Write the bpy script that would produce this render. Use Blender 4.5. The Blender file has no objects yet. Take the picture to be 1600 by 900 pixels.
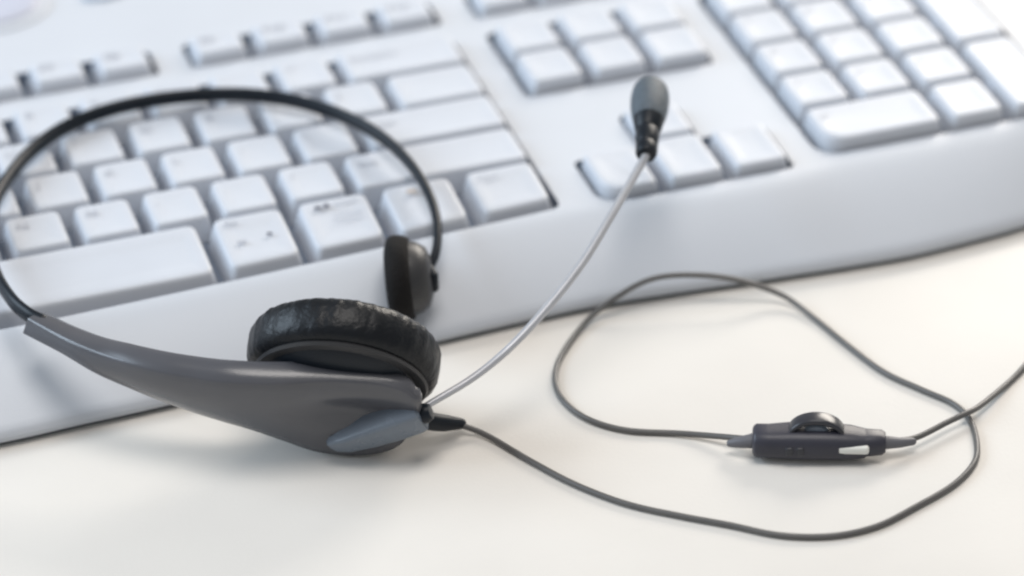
import bpy, bmesh, math, random
import numpy as np
from mathutils import Vector, Matrix

random.seed(7)
sc = bpy.context.scene
col = sc.collection
U = 0.01905                                   # key pitch
TILT = math.radians(3.0)

# ------------------------------------------------------------------ camera
def fwd_axes(az, el, ro):
    f = Vector((math.sin(az)*math.cos(el), math.cos(az)*math.cos(el), -math.sin(el)))
    r0 = f.cross(Vector((0, 0, 1))).normalized(); u0 = r0.cross(f)
    return r0*math.cos(ro)+u0*math.sin(ro), -r0*math.sin(ro)+u0*math.cos(ro), f
cr, cu, cf = fwd_axes(0.301493, 0.534804, -0.037172)
cam_d = bpy.data.cameras.new('camera'); cam = bpy.data.objects.new('camera', cam_d); col.objects.link(cam)
M = Matrix((cr, cu, -cf)).transposed().to_4x4()
M.translation = Vector((0.025345, -0.801872, 0.486840))
cam.matrix_world = M
cam_d.sensor_width = 36.0
cam_d.lens = 5481.45/1600*36
cam_d.clip_start = 0.02; cam_d.clip_end = 50
cam_d.dof.use_dof = True
cam_d.dof.focus_distance = 0.875
cam_d.dof.aperture_fstop = 6.2
cam_d.dof.aperture_blades = 7
sc.camera = cam

# ------------------------------------------------------------------ light
world = bpy.data.worlds.new('World'); sc.world = world; world.use_nodes = True
bg = world.node_tree.nodes['Background']
bg.inputs[0].default_value = (0.93, 0.96, 1.0, 1); bg.inputs[1].default_value = 0.34

def area(name, loc, target, sx, sy, power, color):
    l = bpy.data.lights.new(name, 'AREA'); l.shape = 'RECTANGLE'; l.size = sx; l.size_y = sy
    l.energy = power; l.color = color
    o = bpy.data.objects.new(name, l); col.objects.link(o)
    o.location = loc
    o.rotation_euler = (Vector(target)-Vector(loc)).to_track_quat('-Z', 'Y').to_euler()
    return o
area('window_light', (-1.20, 0.60, 0.85), (0.2, 0.0, 0), 1.2, 1.0, 30, (0.70, 0.85, 1.0))
area('warm_window_light', (1.0, 0.62, 0.50), (0.46, 0.06, 0), 0.5, 0.4, 10.5, (1.0, 0.93, 0.84))
area('ceiling_light', (0.25, -0.30, 1.7), (0.25, 0.0, 0), 0.9, 0.7, 15.5, (1.0, 0.95, 0.90))

sc.view_settings.view_transform = 'Standard'
sc.view_settings.look = 'None'
sc.view_settings.exposure = -0.10
sc.view_settings.gamma = 1.0
sc.view_settings.use_curve_mapping = False
sc.render.engine = 'CYCLES'
sc.cycles.pixel_filter_type = 'BLACKMAN_HARRIS'
sc.cycles.filter_width = 2.4
sc.cycles.use_denoising = True

# ------------------------------------------------------------------ materials
def mat(name, color, rough=0.5, metallic=0.0, var=0.04, nscale=30.0, bump=0.0, bscale=400.0, coat=0.0, spec=0.5, sheen=0.0):
    m = bpy.data.materials.new(name); m.use_nodes = True
    nt = m.node_tree; b = nt.nodes['Principled BSDF']
    b.inputs['Roughness'].default_value = rough; b.inputs['Metallic'].default_value = metallic
    b.inputs['Coat Weight'].default_value = coat
    b.inputs['Specular IOR Level'].default_value = spec
    b.inputs['Sheen Weight'].default_value = sheen
    tc = nt.nodes.new('ShaderNodeTexCoord')
    n = nt.nodes.new('ShaderNodeTexNoise'); n.inputs['Scale'].default_value = nscale; n.inputs['Detail'].default_value = 4
    nt.links.new(tc.outputs['Object'], n.inputs['Vector'])
    cr_ = nt.nodes.new('ShaderNodeValToRGB')
    cr_.color_ramp.elements[0].position = 0.3; cr_.color_ramp.elements[1].position = 0.7
    cr_.color_ramp.elements[0].color = tuple(c*(1-var) for c in color)+(1,)
    cr_.color_ramp.elements[1].color = tuple(min(1, c*(1+var)) for c in color)+(1,)
    nt.links.new(n.outputs['Fac'], cr_.inputs['Fac']); nt.links.new(cr_.outputs['Color'], b.inputs['Base Color'])
    rr = nt.nodes.new('ShaderNodeMapRange'); rr.inputs['To Min'].default_value = rough*0.88; rr.inputs['To Max'].default_value = min(1, rough*1.12)
    nt.links.new(n.outputs['Fac'], rr.inputs['Value']); nt.links.new(rr.outputs['Result'], b.inputs['Roughness'])
    if bump:
        n2 = nt.nodes.new('ShaderNodeTexNoise'); n2.inputs['Scale'].default_value = bscale; n2.inputs['Detail'].default_value = 3
        nt.links.new(tc.outputs['Object'], n2.inputs['Vector'])
        bp = nt.nodes.new('ShaderNodeBump'); bp.inputs['Strength'].default_value = bump; bp.inputs['Distance'].default_value = 0.0006
        nt.links.new(n2.outputs['Fac'], bp.inputs['Height']); nt.links.new(bp.outputs['Normal'], b.inputs['Normal'])
    return m
MAT = dict(
    desk=mat('desk_laminate', (0.77, 0.74, 0.695), 0.36, var=0.035, nscale=14, bump=0.07, bscale=900),
    case=mat('case_plastic', (0.575, 0.605, 0.655), 0.42, var=0.015, nscale=25, bump=0.08, bscale=2500),
    key=mat('key_plastic', (0.585, 0.615, 0.67), 0.44, var=0.015, nscale=60, bump=0.06, bscale=2500),
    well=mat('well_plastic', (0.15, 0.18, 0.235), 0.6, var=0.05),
    base=mat('base_shadow_plastic', (0.16, 0.17, 0.18), 0.6, var=0.05),
    button=mat('button_plastic', (0.52, 0.54, 0.63), 0.4, var=0.02),
    blue_button=mat('blue_button_plastic', (0.40, 0.47, 0.56), 0.4, var=0.02),
    ink=mat('grey_ink', (0.43, 0.45, 0.50), 0.6, var=0.02),
    dark_ink=mat('dark_ink', (0.17, 0.18, 0.22), 0.6, var=0.02),
    mid_ink=mat('mid_grey_ink', (0.36, 0.38, 0.43), 0.6, var=0.02),
    brown_ink=mat('tan_ink', (0.50, 0.45, 0.42), 0.6, var=0.02),
    shell=mat('charcoal_plastic', (0.088, 0.089, 0.100), 0.24, spec=0.6, var=0.05, nscale=80, bump=0.05, bscale=1800),
    padshell=mat('dark_grey_plastic', (0.035, 0.035, 0.037), 0.42, var=0.06, nscale=80),
    pivot=mat('slate_plastic', (0.15, 0.18, 0.22), 0.27, var=0.05, nscale=80),
    black=mat('black_plastic', (0.006, 0.010, 0.016), 0.40, var=0.1, nscale=80, spec=0.28),
    leather=mat('black_leatherette', (0.005, 0.0065, 0.009), 0.38, var=0.2, nscale=150, bump=0.35, bscale=800, spec=0.3),
    foam=mat('black_foam', (0.012, 0.011, 0.011), 0.8, var=0.2, nscale=300, bump=0.8, bscale=1500, spec=0.2),
    micfoam=mat('mic_foam', (0.085, 0.108, 0.130), 0.50, var=0.15, nscale=400, bump=0.6, bscale=1600),
    metal=mat('matt_grey_boom', (0.50, 0.51, 0.54), 0.38, metallic=0.35, var=0.04, nscale=200),
    cable=mat('cable_rubber', (0.110, 0.107, 0.104), 0.45, var=0.08, nscale=120),
    boot=mat('grey_rubber', (0.13, 0.13, 0.145), 0.5, var=0.06, nscale=120),
    ctrl=mat('ink_blue_plastic', (0.036, 0.036, 0.050), 0.42, var=0.08, nscale=120, bump=0.06, bscale=1500),
    wheel=mat('wheel_plastic', (0.030, 0.031, 0.038), 0.3, var=0.06, nscale=120),
    slider=mat('cream_plastic', (0.80, 0.79, 0.74), 0.4, var=0.02),
)

# ------------------------------------------------------------------ mesh helpers
def link(name, me, m, parent=None, sharp=40):
    for p in me.polygons: p.use_smooth = True
    me.set_sharp_from_angle(angle=math.radians(sharp))
    if m is not None and len(me.materials) == 0: me.materials.append(m)
    o = bpy.data.objects.new(name, me); col.objects.link(o)
    if parent is not None: o.parent = parent
    return o
def mesh_of(name, verts, faces):
    me = bpy.data.meshes.new(name); me.from_pydata([tuple(v) for v in verts], [], faces)
    bm = bmesh.new(); bm.from_mesh(me); bmesh.ops.remove_doubles(bm, verts=bm.verts, dist=1e-7)
    bmesh.ops.recalc_face_normals(bm, faces=bm.faces); bm.to_mesh(me); bm.free()
    return me
def rings(name, rs, cap0=True, cap1=True):
    n = len(rs[0]); V = [v for r in rs for v in r]; F = []
    for i in range(len(rs)-1):
        for j in range(n):
            k = (j+1) % n
            F.append((i*n+j, i*n+k, (i+1)*n+k, (i+1)*n+j))
    if cap0: F.append(tuple(range(n))[::-1])
    if cap1: F.append(tuple((len(rs)-1)*n+j for j in range(n)))
    return mesh_of(name, V, F)
def catmull(P, sub):
    P = np.asarray(P, float); out = []
    Q = np.vstack([2*P[0]-P[1], P, 2*P[-1]-P[-2]])
    for i in range(1, len(Q)-2):
        p0, p1, p2, p3 = Q[i-1:i+3]
        for k in range(sub):
            t = k/sub
            out.append(0.5*((2*p1)+(-p0+p2)*t+(2*p0-5*p1+4*p2-p3)*t*t+(-p0+3*p1-3*p2+p3)*t**3))
    out.append(P[-1]); return np.array(out)
def sweep(name, pts, ra, rb, up=(0, 0, 1), seg=14, round_ends=True):
    """tube along pts; ra = half size across, rb = half size along up (numbers or lists per point)"""
    P = np.asarray(pts, float); n = len(P)
    ra = np.full(n, ra) if np.isscalar(ra) else np.interp(np.linspace(0, 1, n), np.linspace(0, 1, len(ra)), ra)
    rb = np.full(n, rb) if np.isscalar(rb) else np.interp(np.linspace(0, 1, n), np.linspace(0, 1, len(rb)), rb)
    T = np.gradient(P, axis=0); T /= np.linalg.norm(T, axis=1)[:, None]
    rs = []
    def ring(c, t, a, b):
        s = np.cross(t, up); s /= np.linalg.norm(s); u = np.cross(s, t)
        return [c+s*a*math.cos(2*math.pi*k/seg)+u*b*math.sin(2*math.pi*k/seg) for k in range(seg)]
    if round_ends:
        for q in (0.05, 0.5, 0.85):
            rs.append(ring(P[0]-T[0]*min(ra[0], rb[0])*math.sqrt(1-q*q), T[0], ra[0]*q, rb[0]*q))
    for i in range(n): rs.append(ring(P[i], T[i], ra[i], rb[i]))
    if round_ends:
        for q in (0.85, 0.5, 0.05):
            rs.append(ring(P[-1]+T[-1]*min(ra[-1], rb[-1])*math.sqrt(1-q*q), T[-1], ra[-1]*q, rb[-1]*q))
    return rings(name, rs)
def lathe(name, prof, centre, axis, seg=48, up=(0, 0, 1), squash=1.0, wob=None, closed=False):
    a = np.asarray(axis, float); a /= np.linalg.norm(a)
    s = np.cross(a, up); s /= np.linalg.norm(s); u = np.cross(s, a); c = np.asarray(centre, float)
    rs = []
    for i, (r, h) in enumerate(prof):
        ring = []
        for k in range(seg):
            th = 2*math.pi*k/seg
            rr = r*(1+(wob(i, th) if wob else 0))
            ring.append(c+a*h+s*rr*squash*math.cos(th)+u*rr*math.sin(th))
        rs.append(ring)
    if closed: return rings(name, rs+[rs[0]], False, False)
    return rings(name, rs)
def rrect(w, d, r, n=5, cx=0, cy=0):
    """counter-clockwise rounded rectangle; r = one radius or (front-left, front-right, back-right, back-left)"""
    if np.isscalar(r): r = (r,)*4
    out = []
    for (sx, sy, a0, rr) in ((-1, -1, 180, r[0]), (1, -1, 270, r[1]), (1, 1, 0, r[2]), (-1, 1, 90, r[3])):
        ox, oy = sx*(w/2-rr), sy*(d/2-rr)
        for k in range(n):
            a = math.radians(a0+90*k/(n-1))
            out.append((cx+ox+rr*math.cos(a), cy+oy+rr*math.sin(a)))
    return out
def rbox(name, centre, ex, ey, ez, r):
    """rounded box spanned by three half-extent vectors"""
    ex, ey, ez = (np.asarray(v, float) for v in (ex, ey, ez)); lx, ly, lz = (np.linalg.norm(v) for v in (ex, ey, ez))
    X, Y, Z = ex/lx, ey/ly, ez/lz; c = np.asarray(centre, float); rs = []
    for q in (0, 35, 65, 90, 90.001, 115, 145, 180):
        a = math.radians(q); ins = r*(1-math.sin(a)); zz = -lz+r*(1-math.cos(a)) if q <= 90 else lz-r*(1+math.cos(a))
        rs.append([c+X*x+Y*y+Z*zz for x, y in rrect(2*(lx-ins), 2*(ly-ins), max(r*1.2-ins, 1e-5), 5)])
    return rings(name, rs)
def empty(name, loc, label, cat, rx=0.0):
    o = bpy.data.objects.new(name, None); col.objects.link(o); o.empty_display_size = 0.03
    o.location = loc; o.rotation_euler = (rx, 0, 0); o['label'] = label; o['category'] = cat
    return o

# ------------------------------------------------------------------ desk
me = rings('desk', [[(x*1.0+0.3, y+0.1, z) for x, y in rrect(2.4, 1.9, 0.03)] for z in (-0.03, -0.001)] +
           [[(x+0.3, y+0.1, 0.0) for x, y in rrect(2.398, 1.898, 0.029)]])
desk = link('desk', me, MAT['desk'], sharp=50); desk['kind'] = 'structure'
desk['label'] = 'cream white laminate desk top under the keyboard and headset'

# ------------------------------------------------------------------ keyboard
X0 = 11.5*U; ZO = -0.002
keyboard = empty('keyboard', (X0, 0, 0), 'white full size computer keyboard with sloping palm edge lying behind the headset', 'keyboard', TILT)
def L(x, y, z): return (x*U-X0, y*U, z+ZO)                # keyboard coordinates: x, y in key widths, z in metres
DECK = 0.0222; KTOP = 0.026; FLOOR = 0.0180
def yfront(x):                                             # front line of the bottom key row
    return -0.91+0.37*(min(abs(x-6.9), 8.2)/8.2)**1.3
def smooth_curve(pts):
    C = catmull([(a, b, 0) for a, b in pts], 24); xs, ys = C[:, 0], C[:, 1]
    o = np.argsort(xs); return lambda x: float(np.interp(x, xs[o], ys[o]))
yedge = smooth_curve([(-0.75, -0.7), (-0.62, -1.3), (-0.1, -1.85), (1.2, -2.15), (4, -2.38), (6.43, -2.41), (7.57, -2.36), (8.82, -2.31), (12.82, -2.06),
                      (15.21, -1.98), (17.56, -2.17), (19.48, -2.30), (20.5, -2.25), (21.57, -2.13), (22.7, -1.85), (23.5, -1.3), (23.65, -0.7)])
ystart = smooth_curve([(-0.75, -0.60)]+[(x, yfront(x)-0.13) for x in (0, 2, 4, 6, 8, 10, 12, 14)] + [(15.2, -0.72), (16.6, -0.92), (18.0, -0.92), (19.2, -0.78), (21, -0.76), (23.65, -0.62)])
def zbot(y, zw): return (zw-(-0.002)*1.0-y*U*math.sin(TILT))/math.cos(TILT)   # local height of world height zw
xs = np.unique(np.round(np.concatenate([np.linspace(-0.75, -0.1, 8), np.arange(0, 22.6, 0.3), np.linspace(22.7, 23.65, 10)]), 3))
cols = []
for x in xs:
    ye, ys = yedge(x), ystart(x); prof = []
    yb = 8.75-0.35*max(0, abs(x-11.45)-11.6)/0.6
    prof.append((yb-0.02, zbot(yb, 0.0018))); prof.append((yb, DECK-0.004)); prof.append((yb-0.03, DECK-0.0015)); prof.append((yb-0.12, DECK-0.0002)); prof.append((yb-0.2, DECK))
    for y in (7.5, 6.3, 5.0, 3.5, 2.0, 0.8): prof.append((y, DECK))
    prof.append((ys+0.02, DECK))
    zf = zbot(ye, 0.0050)
    for t in (0.1, 0.2, 0.32, 0.45, 0.58, 0.7, 0.8, 0.88, 0.94, 1.0):
        prof.append((ys+(ye+0.05-ys)*t, DECK-(DECK-zf)*t**1.3))
    prof.append((ye+0.014, zbot(ye, 0.0042))); prof.append((ye, zbot(ye, 0.0032))); prof.append((ye+0.02, zbot(ye, 0.0018)))
    e = max(0.0, abs(x-11.45)-11.9)/0.3                    # rounded ends
    cols.append([L(x, y, z-(0.0025*min(1, e)**2 if z > DECK-0.003 else 0)) for y, z in prof])
case_me = rings('case', cols)
case_me.materials.append(MAT['case']); case_me.materials.append(MAT['well'])
case = link('case', case_me, None, keyboard, 35)

def well(poly, floor=FLOOR):
    n = len(poly)
    return rings('cut', [[L(x, y, floor) for x, y in poly], [L(x, y, 0.04) for x, y in poly]])
G = 0.0
main_front = [(x, yfront(x)-0.07) for x in np.linspace(0.15, 14.85, 30)]
main_poly = [(-G, yfront(0)+0.1), (-G+0.03, yfront(0)-0.02)]+main_front+[(15+G-0.03, yfront(15)-0.03), (15+G, yfront(15)+0.08), (15+G, 4.42), (15+G-0.1, 4.5+G), (-G+0.1, 4.5+G), (-G, 4.42)]
NX, MX = 15.56, 19.05                                       # left edges of the navigation block and the number pad
FY = 5.42
def rr(x0, x1, y0, y1, r=0.14):
    return rrect(x1-x0, y1-y0, r, 6, (x0+x1)/2, (y0+y1)/2)
wells = [main_poly]
for a, b in ((0, 1), (2, 6), (6.5, 10.5), (11, 15), (NX, NX+3)):
    wells.append(rr(a-G, b+G, FY-0.38, FY+0.38, 0.1))
wells.append(rr(NX-0.05, NX+3-0.02, 2.5-0.03, 4.5+0.03))
arrow_poly = rr(NX-0.01, NX+3-0.02, -0.74, 0.5, (0.36, 0.10, 0.1, 0.1))
wells.append(arrow_poly)
wells.append(rr(NX+1+0.03, NX+2-0.03, 0.4, 1.5))
wells.append(rr(MX-0.06, MX+4+0.06, -0.60, 4.55, (0.38, 0.16, 0.16, 0.16)))
cutters = []
for w_ in wells:
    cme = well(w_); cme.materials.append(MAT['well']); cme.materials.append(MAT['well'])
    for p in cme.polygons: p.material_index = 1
    co = bpy.data.objects.new('cut', cme); col.objects.link(co); co.parent = keyboard; cutters.append(co)
    md = case.modifiers.new('well', 'BOOLEAN'); md.operation = 'DIFFERENCE'; md.solver = 'EXACT'; md.object = co
bpy.context.view_layer.update()
dg = bpy.context.evaluated_depsgraph_get()
new_me = bpy.data.meshes.new_from_object(case.evaluated_get(dg), depsgraph=dg)
case.modifiers.clear(); case.data = new_me; new_me.name = 'case'
for p in new_me.polygons: p.use_smooth = True
new_me.set_sharp_from_angle(angle=math.radians(30))
for co in cutters:
    m_ = co.data; bpy.data.objects.remove(co); bpy.data.meshes.remove(m_)

# base pan under the case, coloured dark to draw the shadow gap at the desk
bp_poly = [(x, yedge(x)+0.10) for x in np.linspace(-0.5, 23.4, 60)]+[(23.4, 8.6), (-0.5, 8.6)]
link('base', rings('base', [[L(x, y, zbot(y, 0.0)) for x, y in bp_poly], [L(x, y, zbot(y, 0.0028)) for x, y in bp_poly]]), MAT['base'], keyboard, 30)

# oval hot-key buttons on the top panel
def oval(cx, cy, rx, ry, m, name='media_button', h=0.0012):
    rs = []
    for q, z in ((1.0, DECK-0.002), (1.0, DECK+h*0.5), (0.96, DECK+h*0.85), (0.88, DECK+h), (0.4, DECK+h*0.8)):
        rs.append([L(cx+rx*q*math.cos(a), cy+ry*q*math.sin(a), z) for a in np.linspace(0, 2*math.pi, 36, endpoint=False)])
    return link(name, rings(name, rs), m, keyboard)
ring_ = oval(8.45, 7.95, 0.98, 0.80, MAT['case'], 'button_surround', 0.0010)
oval(8.45, 7.95, 0.80, 0.62, MAT['button'], 'media_button', 0.0020)
oval(10.25, 7.80, 0.36, 0.20, MAT['blue_button'])
oval(12.2, 7.75, 0.36, 0.20, MAT['case']); oval(6.6, 7.80, 0.36, 0.20, MAT['blue_button']); oval(4.8, 7.75, 0.36, 0.20, MAT['case'])

# keys
key_cache = {}
def key_mesh(w, d, ztop, rad, curve=None, slope=0.0, low=(0.065, 0.03, 0.05)):
    """w x d in key widths; curve(x) moves the front edge (relative), slope lowers the front of the top"""
    kk = (round(w, 3), round(d, 3), round(ztop, 5), rad, curve)
    if kk in key_cache: return key_cache[kk]
    W, D = w-0.11, d-0.06
    r4 = (rad,)*4 if np.isscalar(rad) else rad
    side, back, front = low
    rs = []
    def ring(ins_s, ins_b, ins_f, z, dr=0.0, top=False):
        ww, dd = W-2*ins_s, D-ins_b-ins_f
        cy = (ins_f-ins_b)/2
        pts = rrect(ww, dd, tuple(max(0.012, r-dr) for r in r4), 5, 0, cy)
        out = []
        for x, y in pts:
            wt = min(1, max(0, (D/2-y)/D)); yy = y; zz = z
            if curve is not None: yy = y+curve[0](x)*wt
            if top: zz = z-slope*wt
            out.append((x*U, yy*U, zz))
        return out
    zb = FLOOR+0.0001-ztop
    rs.append(ring(0, 0, 0, zb))
    rs.append(ring(side*0.45, back*0.45, front*0.35, -0.0040, 0, True))
    rs.append(ring(side*0.86, back*0.86, front*0.84, -0.0011, -0.02, True))
    rs.append(ring(side*0.94, back*0.94, front*0.94, -0.0005, -0.02, True))
    rs.append(ring(side+0.015, back+0.015, front+0.015, -0.00012, -0.02, True))
    rs.append(ring(side+0.05, back+0.05, front+0.05, 0.0, 0.0, True))
    rs.append(ring(side+0.16, back+0.16, front+0.16, -0.00035, 0.03, True))
    rs.append(ring(side+0.26, back+0.26, front+0.24, -0.0005, 0.06, True))
    me = rings('key', rs, cap0=False)
    key_cache[kk] = me
    return me
def text_mesh(s, size):
    c = bpy.data.curves.new('legend', 'FONT'); c.body = s; c.size = size; c.resolution_u = 2
    o = bpy.data.objects.new('legend', c); col.objects.link(o)
    bpy.context.view_layer.update()
    me = bpy.data.meshes.new_from_object(o.evaluated_get(bpy.context.evaluated_depsgraph_get()))
    bpy.data.objects.remove(o); bpy.data.curves.remove(c)
    return me
def legend(key, s, x, y, z, size, m, slope=0.0):
    me = text_mesh(s, size*U); o = bpy.data.objects.new('legend', me); col.objects.link(o)
    me.materials.clear(); me.materials.append(m); o.parent = key; o.location = (x*U, y*U, z); o.rotation_euler = (slope, 0, 0)
    return o
def blob(key, quads, z, m, rx=0.0, name='legend'):
    """flat print made of small rounded bars: (cx, cy, w, d)"""
    V, F = [], []
    for cx, cy, w, d in quads:
        n0 = len(V)
        for x, y in rrect(w, d, min(w, d)*0.45, 3, cx, cy): V.append((x*U, y*U, math.tan(rx)*y*U))
        F.append(tuple(range(n0, len(V))))
    me = bpy.data.meshes.new(name); me.from_pydata(V, [], F); me.materials.append(m)
    o = bpy.data.objects.new(name, me); col.objects.link(o); o.parent = key; o.location = (0, 0, z)
    return o
def add_key(cx, cy, w, d=1.0, ztop=KTOP, rad=0.07, curve=None, slope=0.0, leg=None, legm='ink', size=0.24, low=(0.065, 0.03, 0.05)):
    me = key_mesh(w, d, ztop, rad, curve, slope, low)
    if not me.materials: me.materials.append(MAT['key'])
    o = bpy.data.objects.new('key', me); col.objects.link(o); o.parent = keyboard
    for p in me.polygons: p.use_smooth = True
    me.set_sharp_from_angle(angle=math.radians(50))
    o.location = L(cx, cy, ztop+random.uniform(-0.00012, 0.00012))
    o.rotation_euler = (random.uniform(-.004, .004), random.uniform(-.004, .004), random.uniform(-.003, .003))
    if leg:
        legend(o, leg, -w/2+0.24, d/2-0.40, 0.00012, size, MAT[legm])
    return o
rows = {4: (['`', '1', '2', '3', '4', '5', '6', '7', '8', '9', '0', '-', '='], 0.0, None, ('Backspace', 2.0)),
        3: (list('QWERTYUIOP[]'), 1.5, ('Tab', 1.5), ('\\', 1.5)),
        2: (list("ASDFGHJKL;'"), 1.75, ('Caps', 1.75), ('Enter', 2.25)),
        1: (list('ZXCVBNM,./'), 2.25, ('Shift', 2.25), ('Shift', 2.75))}
for y, (letters, x0, left, right) in rows.items():
    if left: add_key(left[1]/2, y, left[1], leg=left[0], size=0.18)
    x = x0
    for s in letters:
        add_key(x+0.5, y, 1.0, leg=s); x += 1
    add_key(x+right[1]/2, y, right[1], leg=right[0], size=0.18)
# bottom row: longer convex keys whose front follows the curved edge
x = 0.0
for i, (w, s) in enumerate(((1.25, 'Ctrl'), (1.25, ''), (1.25, 'Alt'), (6.25, ''), (1.25, 'Alt'), (1.25, ''), (1.25, ''), (1.25, 'Ctrl'))):
    cx = x+w/2
    fn = (lambda q, cx=cx: yfront(cx+q)+0.47,)
    k = add_key(cx, 0.0, w, 1.0, curve=fn, slope=0.0018, low=(0.085, 0.03, 0.07), rad=0.08)
    sl = math.atan(0.0018/(1.15*U))
    def zt(y): return -0.0018*(0.465-y)/1.30+0.00030
    if s and i != 4: legend(k, s, -w/2+0.26, 0.16, zt(0.16)+0.0001, 0.18, MAT['ink'], sl)
    if i == 4:
        legend(k, s, -w/2+0.26, 0.20, zt(0.2)+0.0001, 0.17, MAT['mid_ink'], sl)
        blob(k, [(0.20, -0.14, 0.09, 0.08)], zt(0), MAT['dark_ink'], sl)
        blob(k, [(-0.22, -0.20, 0.14, 0.07)], zt(0), MAT['ink'], sl)
    if i in (1, 5):
        blob(k, [(-0.24, 0.24, 0.11, 0.10), (-0.11, 0.25, 0.11, 0.10)], zt(0)+0.0001, MAT['dark_ink'], sl)
        blob(k, [(0.18, 0.27, 0.36, 0.025), (0.14, 0.02, 0.42, 0.025), (0.10, -0.12, 0.44, 0.025)], zt(0)+0.0002, MAT['ink'], sl)
    if i == 6:
        blob(k, [(-0.10, 0.22, 0.17, 0.10)], zt(0)+0.0001, MAT['brown_ink'], sl)
    x += w
# function row
fx = [0.0]+[2+i for i in range(4)]+[6.5+i for i in range(4)]+[11+i for i in range(4)]+[NX+i for i in range(3)]
fl = ['Esc']+['F%d' % i for i in range(1, 13)]+['', '', '']
for i, (x, s) in enumerate(zip(fx, fl)):
    k = add_key(x+0.5, FY, 1.0, 0.76, ztop=0.0256, low=(0.085, 0.03, 0.07))
    if s: legend(k, s, -0.26, 0.02, 0.0001, 0.24, MAT['mid_ink'])
    blob(k, [(-0.12 if i % 2 else -0.06, -0.325, 0.30, 0.05)], -0.0021, MAT['mid_ink'], math.radians(62))
# navigation block and arrows
for i in range(3):
    add_key(NX+0.5+i, 3.0, 1.0); add_key(NX+0.5+i, 4.0, 1.0)
    add_key(NX+0.5+i, -0.12, 1.0, 1.2, ztop=0.0252, rad=(0.30 if i == 0 else 0.07, 0.07, 0.07, 0.07))
add_key(NX+1.5, 0.98, 1.0, ztop=0.0252)
# number pad
for r_, ss in ((4, ('', '/', '*', '-')), (3, '789'), (2, '456'), (1, '123')):
    for i, s in enumerate(ss): add_key(MX+0.5+i, r_, 1.0, leg=s)
add_key(MX+1.0, -0.04, 2.0, 1.06, leg='0', rad=(0.30, 0.07, 0.07, 0.07)); add_key(MX+2.5, -0.04, 1.0, 1.06, leg='.')
add_key(MX+3.5, 2.5, 1.0, 2.0); add_key(MX+3.5, 0.46, 1.0, 2.06)

# ------------------------------------------------------------------ headset
HB = np.array((0.205, -0.078, 0.0))
headset = empty('headset', tuple(HB), 'grey single ear headset with wire boom microphone and trailing cable beside the keyboard', 'headset')
def part(name, me, m, parent=None, sharp=40):
    for v in me.vertices: v.co = v.co-Vector(HB)
    return link(name, me, MAT[m], parent or headset, sharp)
mm = lambda P: np.array(P, float)/1000.0
BAND = mm([(138.4,-36.2,28.8), (135.6,-32.2,29.4), (133.0,-24.7,30.0), (131.7,-10.3,30.0), (132.9,7.1,30.0), (137.2,23.8,30.0), (142.8,36.8,30.0), (153.0,52.3,30.0), (165.1,62.6,30.5), (179.1,67.5,31.0), (194.1,68.5,31.0), (208.3,65.8,31.0), (220.0,60.6,31.0), (230.7,51.8,31.0), (240.2,39.5,30.5), (246.8,24.1,30.0), (249.9,7.0,29.0), (250.4,-7.0,27.0), (248.8,-18.3,25.0), (245.3,-27.8,22.0), (240.7,-33.4,19.8)])
part('headband', sweep('headband', catmull(BAND, 6), [1.5e-3]*4+[1.3e-3]*4+[1.1e-3], [2.3e-3]*3+[2.2e-3]*3+[1.7e-3]*2, seg=16), 'black')

RIDGE = mm([(134.8,-36.0,31.0), (141.5,-48.1,30.5), (147.6,-57.2,30.0), (153.9,-65.4,29.8), (160.5,-71.7,29.5), (167.4,-76.7,29.2), (174.3,-81.3,29.0), (181.6,-84.5,28.7), (189.2,-86.7,28.4), (198.7,-88.4,28.0), (209.0,-91.4,26.8), (215.7,-93.7,24.8), (218.9,-95.0,22.0)])
BOT = mm([(132.9,-35.4,25.9), (140.3,-47.3,25.0), (146.8,-55.3,22.5), (153.8,-60.2,19.6), (160.7,-64.2,16.6), (167.8,-67.7,13.6), (174.9,-70.6,10.8), (182.0,-73.1,8.0), (188.8,-75.9,5.0), (197.7,-79.4,1.2), (208.2,-83.8,0.6), (215.5,-86.7,3.0), (219.2,-89.8,9.0)])
THK = np.array([6.6, 6.5, 6.5, 6.5, 6.6, 6.7, 6.9, 7.0, 7.2, 7.2, 6.8, 5.8, 4.2])/1000
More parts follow.
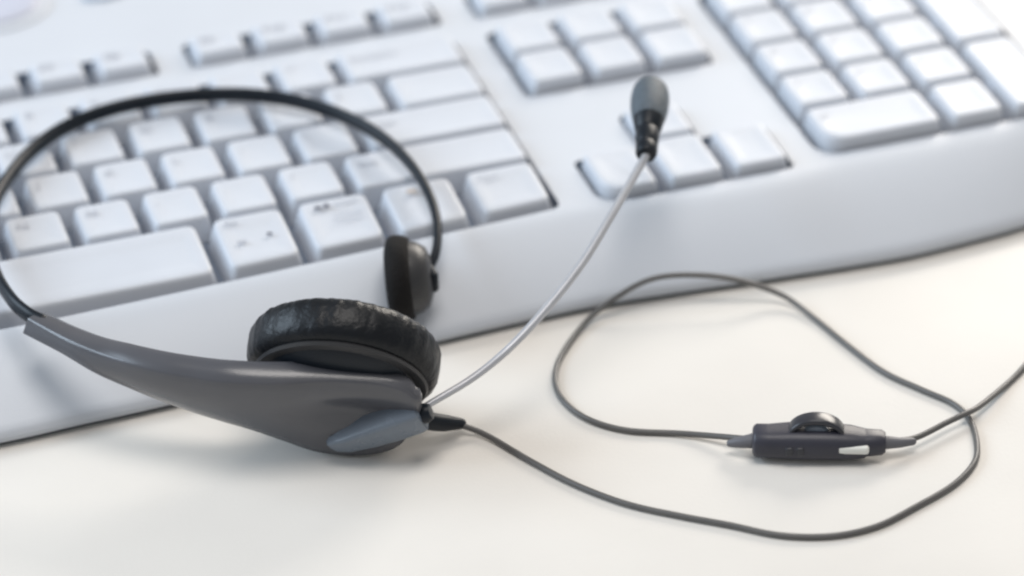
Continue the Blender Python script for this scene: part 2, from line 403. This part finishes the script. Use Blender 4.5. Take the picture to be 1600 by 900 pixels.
def arm_mesh():
    R_, B_ = catmull(RIDGE, 6), catmull(BOT, 6)
    t_ = np.interp(np.linspace(0, 1, len(R_)), np.linspace(0, 1, len(THK)), THK)
    C_ = (R_+B_)/2; T = np.gradient(C_, axis=0); T /= np.linalg.norm(T, axis=1)[:, None]
    rs = []
    for i in range(len(R_)):
        d = B_[i]-R_[i]; h = np.linalg.norm(d); d /= h
        n = np.cross(d, T[i]); n /= np.linalg.norm(n)
        if n[1] < 0: n = -n                               # towards the inside of the loop
        t = t_[i]; fr = i/(len(R_)-1)
        bulge = 0.0016*math.sin(math.pi*min(1, fr*1.1))
        lip = min(0.0016, 0.28*h)
        hol = 0.0030*math.exp(-((fr-0.80)/0.10)**2)       # shallow hollow above the boom pivot
        sec = []
        outer = np.linspace(0, 1, 11)
        for q in outer:
            y = lip*0.32+(h-lip*0.72)*q
            sec.append((y, -bulge*math.sin(math.pi*q)+hol*math.exp(-((q-0.42)/0.16)**2)))
        sec += [(h, 0.0008), (h, t*0.45), (h*0.985, t*0.75), (h*0.93, t)]
        for q in (0.7, 0.45, 0.2): sec.append((h*q, t))
        top = min(0.0022, h*0.25)
        sec += [(top*0.15, t*0.985), (-top*0.15, t*0.90), (-top*0.30, t*0.72), (-top*0.32, t*0.45), (-top*0.25, t*0.26), (-top*0.10, 0.0011), (-top*0.02, 0.00062), (lip*0.10, 0.00028)]
        rs.append([R_[i]+d*y+n*z for y, z in sec])
    # rounded far end
    c = np.mean(rs[-1], axis=0)
    for q, e in ((0.86, 0.0011), (0.55, 0.0019), (0.1, 0.0022)):
        rs.append([c+(v-c)*q+T[-1]*e for v in rs[len(R_)-1]])
    return rings('ear_arm', rs)
arm = part('ear_arm', arm_mesh(), 'shell', sharp=75)

# ear cup: shell, back plate and leatherette cushion round one axis
AX = np.array((0.40, 0.80, 0.0)); AX /= np.linalg.norm(AX); th = math.radians(33)
AX = np.array((AX[0]*math.cos(th), AX[1]*math.cos(th), math.sin(th)))
CUP = mm((202.2, -82.6, 16.4))
cup = part('ear_cup', lathe('ear_cup', [(0.004, 0.0035), (0.0130, 0.0040), (0.0168, 0.0048), (0.0190, 0.0062), (0.0200, 0.0074), (0.0150, 0.0080), (0.004, 0.0080)], CUP, AX, 64), 'black')  # cup shell coloured black to stand for the shaded recess behind the arm
rnd = np.random.RandomState(3); ph = rnd.rand(8)*6.28
def wrinkle(i, a): return (0.004*math.sin(13*a+ph[0]+0.6*i)+0.004*math.sin(29*a+ph[1]-0.4*i)+0.004*math.sin(41*a+ph[2]+i))*(1 if i > 6 else 0.4)+(0.004*math.sin(64*a) if 8 <= i <= 12 else 0)
prof = []
r0, ro, h0, h1 = 0.0125, 0.0244, 0.0074, 0.0198
for k in range(17):
    a = math.pi*(-0.5+k/16*1.55)
    rr_ = (ro+r0)/2+ (ro-r0)/2*(abs(math.cos(a))**0.62)*(1 if math.cos(a) >= 0 else -1)
    hh_ = (h0+h1)/2+(h1-h0)/2*(abs(math.sin(a))**0.72)*(1 if math.sin(a) >= 0 else -1)
    prof.append((rr_, hh_))
prof = [(0.012, h0)]+prof+[(0.0095, h0+0.0065), (0.003, h0+0.006)]
part('ear_cushion', lathe('ear_cushion', prof, CUP, AX, 256, wob=wrinkle), 'leather', cup, 60)
part('cup_rim', lathe('cup_rim', [(0.0160, 0.0064), (0.0216, 0.0066), (0.0221, 0.0073), (0.0216, 0.0080), (0.0160, 0.0082)], CUP, AX, 64), 'padshell', cup)

# boom pivot on the outside of the cup
P1, P2 = mm((199.3, -83.0, 5.0)), mm((221.3, -91.2, 14.6))
pd = P2-P1; pl_ = np.linalg.norm(pd); pd /= pl_
nout = -AX; nout = nout-pd*np.dot(nout, pd); nout /= np.linalg.norm(nout); pw = np.cross(pd, nout)
def pivot_mesh():
    rs = []
    for s_, hw, th_ in ((0.0, 0.0012, 0.0008), (0.05, 0.0024, 0.0018), (0.18, 0.0033, 0.0028), (0.45, 0.0041, 0.0035), (0.75, 0.0045, 0.0039), (0.93, 0.0045, 0.0040), (1.0, 0.0042, 0.0037), (1.02, 0.0034, 0.0029)):
        c = P1+pd*pl_*s_-nout*0.0010
        ring = []
        for x, y in rrect(2*hw, 2*th_, min(hw, th_)*0.32, 5): ring.append(c+pw*x+nout*y)
        rs.append(ring)
    return rings('boom_pivot', rs)
piv = part('boom_pivot', pivot_mesh(), 'pivot')
part('pivot_cap', lathe('pivot_cap', [(0.0001, 0.0), (0.0024, 0.0), (0.0026, 0.0012), (0.0020, 0.0026), (0.0001, 0.0028)], P2+pd*0.0002, pd, 20), 'black', piv)

# microphone boom and capsule
BOOM = mm([(219.4,-90.4,13.8), (223.4,-88.0,14.6), (237.4,-84.5,18.0), (248.9,-81.2,23.0), (261.9,-73.4,28.0), (273.8,-64.7,33.0), (284.3,-55.1,38.0), (294.3,-44.8,42.0), (302.3,-36.2,45.0)])
part('microphone_boom', sweep('microphone_boom', catmull(BOOM, 8), [0.8e-3, 0.95e-3, 1.15e-3, 1.15e-3, 1.1e-3], [0.8e-3, 0.95e-3, 1.15e-3, 1.15e-3, 1.1e-3], seg=14), 'metal')
MA, MB = mm((301.4, -37.4, 44.8)), mm((312.2, -12.1, 51.3)); md_ = MB-MA; ml = np.linalg.norm(md_)
mic = part('microphone', lathe('microphone', [(0.0012, 0.0), (0.0026, 0.0002), (0.0029, 0.0010), (0.0030, 0.0036), (0.0028, 0.0040), (0.0030, 0.0045), (0.0033, 0.0090), (0.0031, 0.0095), (0.0035, 0.0101), (0.0042, 0.0140), (0.0020, 0.0150)], MA, md_, 32), 'black')
fo = []
for k in range(13):
    a = k/12*math.pi; q = math.sin(a)
    fo.append((max(0.0003, 0.0052*(q**0.6 if k < 6 else q**0.32)), 0.0215-0.0105*math.cos(a) if a < math.pi/2 else 0.0215-(ml-0.0215)*math.cos(a)))
part('foam_windscreen', lathe('foam_windscreen', fo, MA, md_, 40), 'micfoam', mic, 70)

# temple pad at the other end of the band
PC = mm((236.9, -32.4, 18.6)); PA = np.array((-0.95, 0.29, -0.06))
pad = part('temple_pad', lathe('temple_pad', [(0.0015, -0.0058), (0.0052, -0.0055), (0.0078, -0.0044), (0.0093, -0.0022), (0.0098, 0.0), (0.0060, 0.0004), (0.001, 0.0004)], PC, PA, 48), 'padshell')
part('foam_pad', lathe('foam_pad', [(0.002, -0.0004), (0.0106, -0.0002), (0.0114, 0.0010), (0.0117, 0.0030), (0.0115, 0.0046), (0.0106, 0.0058), (0.0080, 0.0065), (0.001, 0.0066)], PC, PA, 56, wob=lambda i, a: 0.006*math.sin(9*a+i)), 'foam', pad, 60)
part('band_clip', rbox('band_clip', PC-PA*0.0052, (0.0012, 0, 0), (0, 0.0042, 0), (0, 0, 0.0030), 0.0010), 'black', pad)

# cable with strain relief
RA, RB = mm((220.6, -85.2, 10.4)), mm((234.4, -81.4, 3.0))
part('strain_relief', sweep('strain_relief', catmull([RA, RA*0.5+RB*0.5+mm((0, 0, -0.5)), RB], 8), [2.1e-3, 2.4e-3, 2.2e-3, 1.5e-3], [2.1e-3, 2.4e-3, 2.2e-3, 1.5e-3], seg=18), 'black')
CAB1 = mm([(233.2,-81.2,3.3), (239.7,-86.2,1.2), (246.6,-101.2,0.9), (253.6,-115.2,0.9), (262.5,-127.7,0.9), (272.5,-136.9,0.9), (282.7,-145.2,0.9), (292.6,-153.7,0.9), (304.0,-158.4,0.9), (315.7,-158.5,0.9), (327.7,-154.3,0.9), (340.5,-148.7,0.9), (349.4,-141.5,0.9), (353.9,-133.2,0.9), (356.6,-123.2,0.9), (355.9,-114.9,0.9), (351.1,-105.8,0.9), (345.4,-94.2,0.9), (341.7,-77.5,0.9), (338.9,-62.4,1.0), (334.1,-51.6,3.0), (323.0,-47.0,7.5), (312.0,-42.4,8.8), (301.7,-40.5,8.8), (292.5,-40.6,6.0), (282.5,-42.9,1.8), (271.1,-55.0,0.9), (264.9,-66.2,0.9), (263.4,-77.3,0.9), (266.5,-88.2,0.9), (273.9,-96.6,0.9), (285.5,-102.7,1.0), (294.5,-110.5,2.6), (299.4,-116.5,4.4)])
CAB2 = mm([(331.0,-130.2,4.6), (338.9,-129.2,3.2), (349.3,-125.3,3.0), (354.8,-123.5,3.1), (360.4,-120.6,2.4), (373.0,-111.0,0.9), (380.2,-105.4,0.9), (396.0,-91.8,0.9), (416.5,-76.7,0.9), (437.1,-66.4,0.9), (470,-60,0.9), (520,-70,0.9)])
part('cable', sweep('cable', catmull(CAB1, 8), 0.78e-3, 0.78e-3, seg=12), 'cable')
part('cable', sweep('cable', catmull(CAB2, 8), 0.78e-3, 0.78e-3, seg=12), 'cable')

# in-line volume control
CA, CB = mm((299.6, -117.6, 4.6)), mm((330.2, -130.4, 4.6)); cd = CB-CA; cl = np.linalg.norm(cd); cd /= cl
cz = np.array((0, 0, 1.0)); cs = np.cross(cz, cd)           # cs points away from the viewer
def ctrl_mesh():
    rs = []
    for s_, hw, hh, dz in ((0.0, 0.0032, 0.0026, 0), (0.012, 0.0040, 0.0033, 0), (0.03, 0.0044, 0.0037, 0), (0.12, 0.0045, 0.0036, 0), (0.30, 0.0050, 0.0039, 0.0002), (0.55, 0.0050, 0.0039, 0.0002), (0.74, 0.0046, 0.0036, 0.0), (0.84, 0.0040, 0.0032, -0.0003), (0.86, 0.0036, 0.0030, -0.0001), (0.97, 0.0033, 0.0028, 0), (1.0, 0.0026, 0.0022, 0)):
        c = CA+cd*cl*s_+cz*dz
        rs.append([c+cs*x+cz*y for x, y in rrect(2*hw, 2*hh, hh*0.85, 6)])
    return rings('inline_control', rs)
ctl = part('inline_control', ctrl_mesh(), 'ctrl')
wc = CA+cd*cl*0.48+cz*0.0024
arch = [wc+cd*0.0066*math.cos(a)+cz*0.0044*math.sin(a) for a in np.linspace(math.pi, 0, 25)]
part('volume_wheel', rings('volume_wheel', [[p+cs*x+nrm*y for x, y in rrect(0.0046, 0.0016, 0.0006, 4)] for p, nrm in zip(arch, [cd*math.cos(a)*0.7+cz*math.sin(a) for a in np.linspace(math.pi, 0, 25)])]), 'wheel', ctl)
part('wheel_hub', lathe('wheel_hub', [(0.0005, -0.0017), (0.0030, -0.0016), (0.0036, -0.0010), (0.0036, 0.0010), (0.0030, 0.0016), (0.0005, 0.0017)], wc-cz*0.0002, cs, 28), 'pivot', ctl)
part('slide_switch', rbox('slide_switch', CA+cd*cl*0.755-cs*0.0039+cz*0.0003, cd*0.0040, cz*0.0011, cs*0.0009, 0.0006), 'slider', ctl)
for s_ in (0.28, 0.36):
    part('grip_rib', rbox('grip_rib', CA+cd*cl*s_-cs*0.0047, cd*0.0010, cz*0.0012, cs*0.0006, 0.0004), 'wheel', ctl)
part('cable_boot', sweep('cable_boot', [CA-cd*0.0055-cz*0.0012+cs*0.0004, CA-cd*0.003-cz*0.0006, CA+cd*0.0008], [1.0e-3, 1.5e-3, 2.2e-3], [1.0e-3, 1.5e-3, 2.0e-3], seg=16), 'boot', ctl)
part('cable_boot', sweep('cable_boot', [CB-cd*0.0008, CB+cd*0.0035+cs*0.0009-cz*0.0006, CB+cd*0.0068+cs*0.0026-cz*0.0013], [1.9e-3, 1.4e-3, 1.0e-3], [1.8e-3, 1.3e-3, 1.0e-3], seg=16), 'boot', ctl)
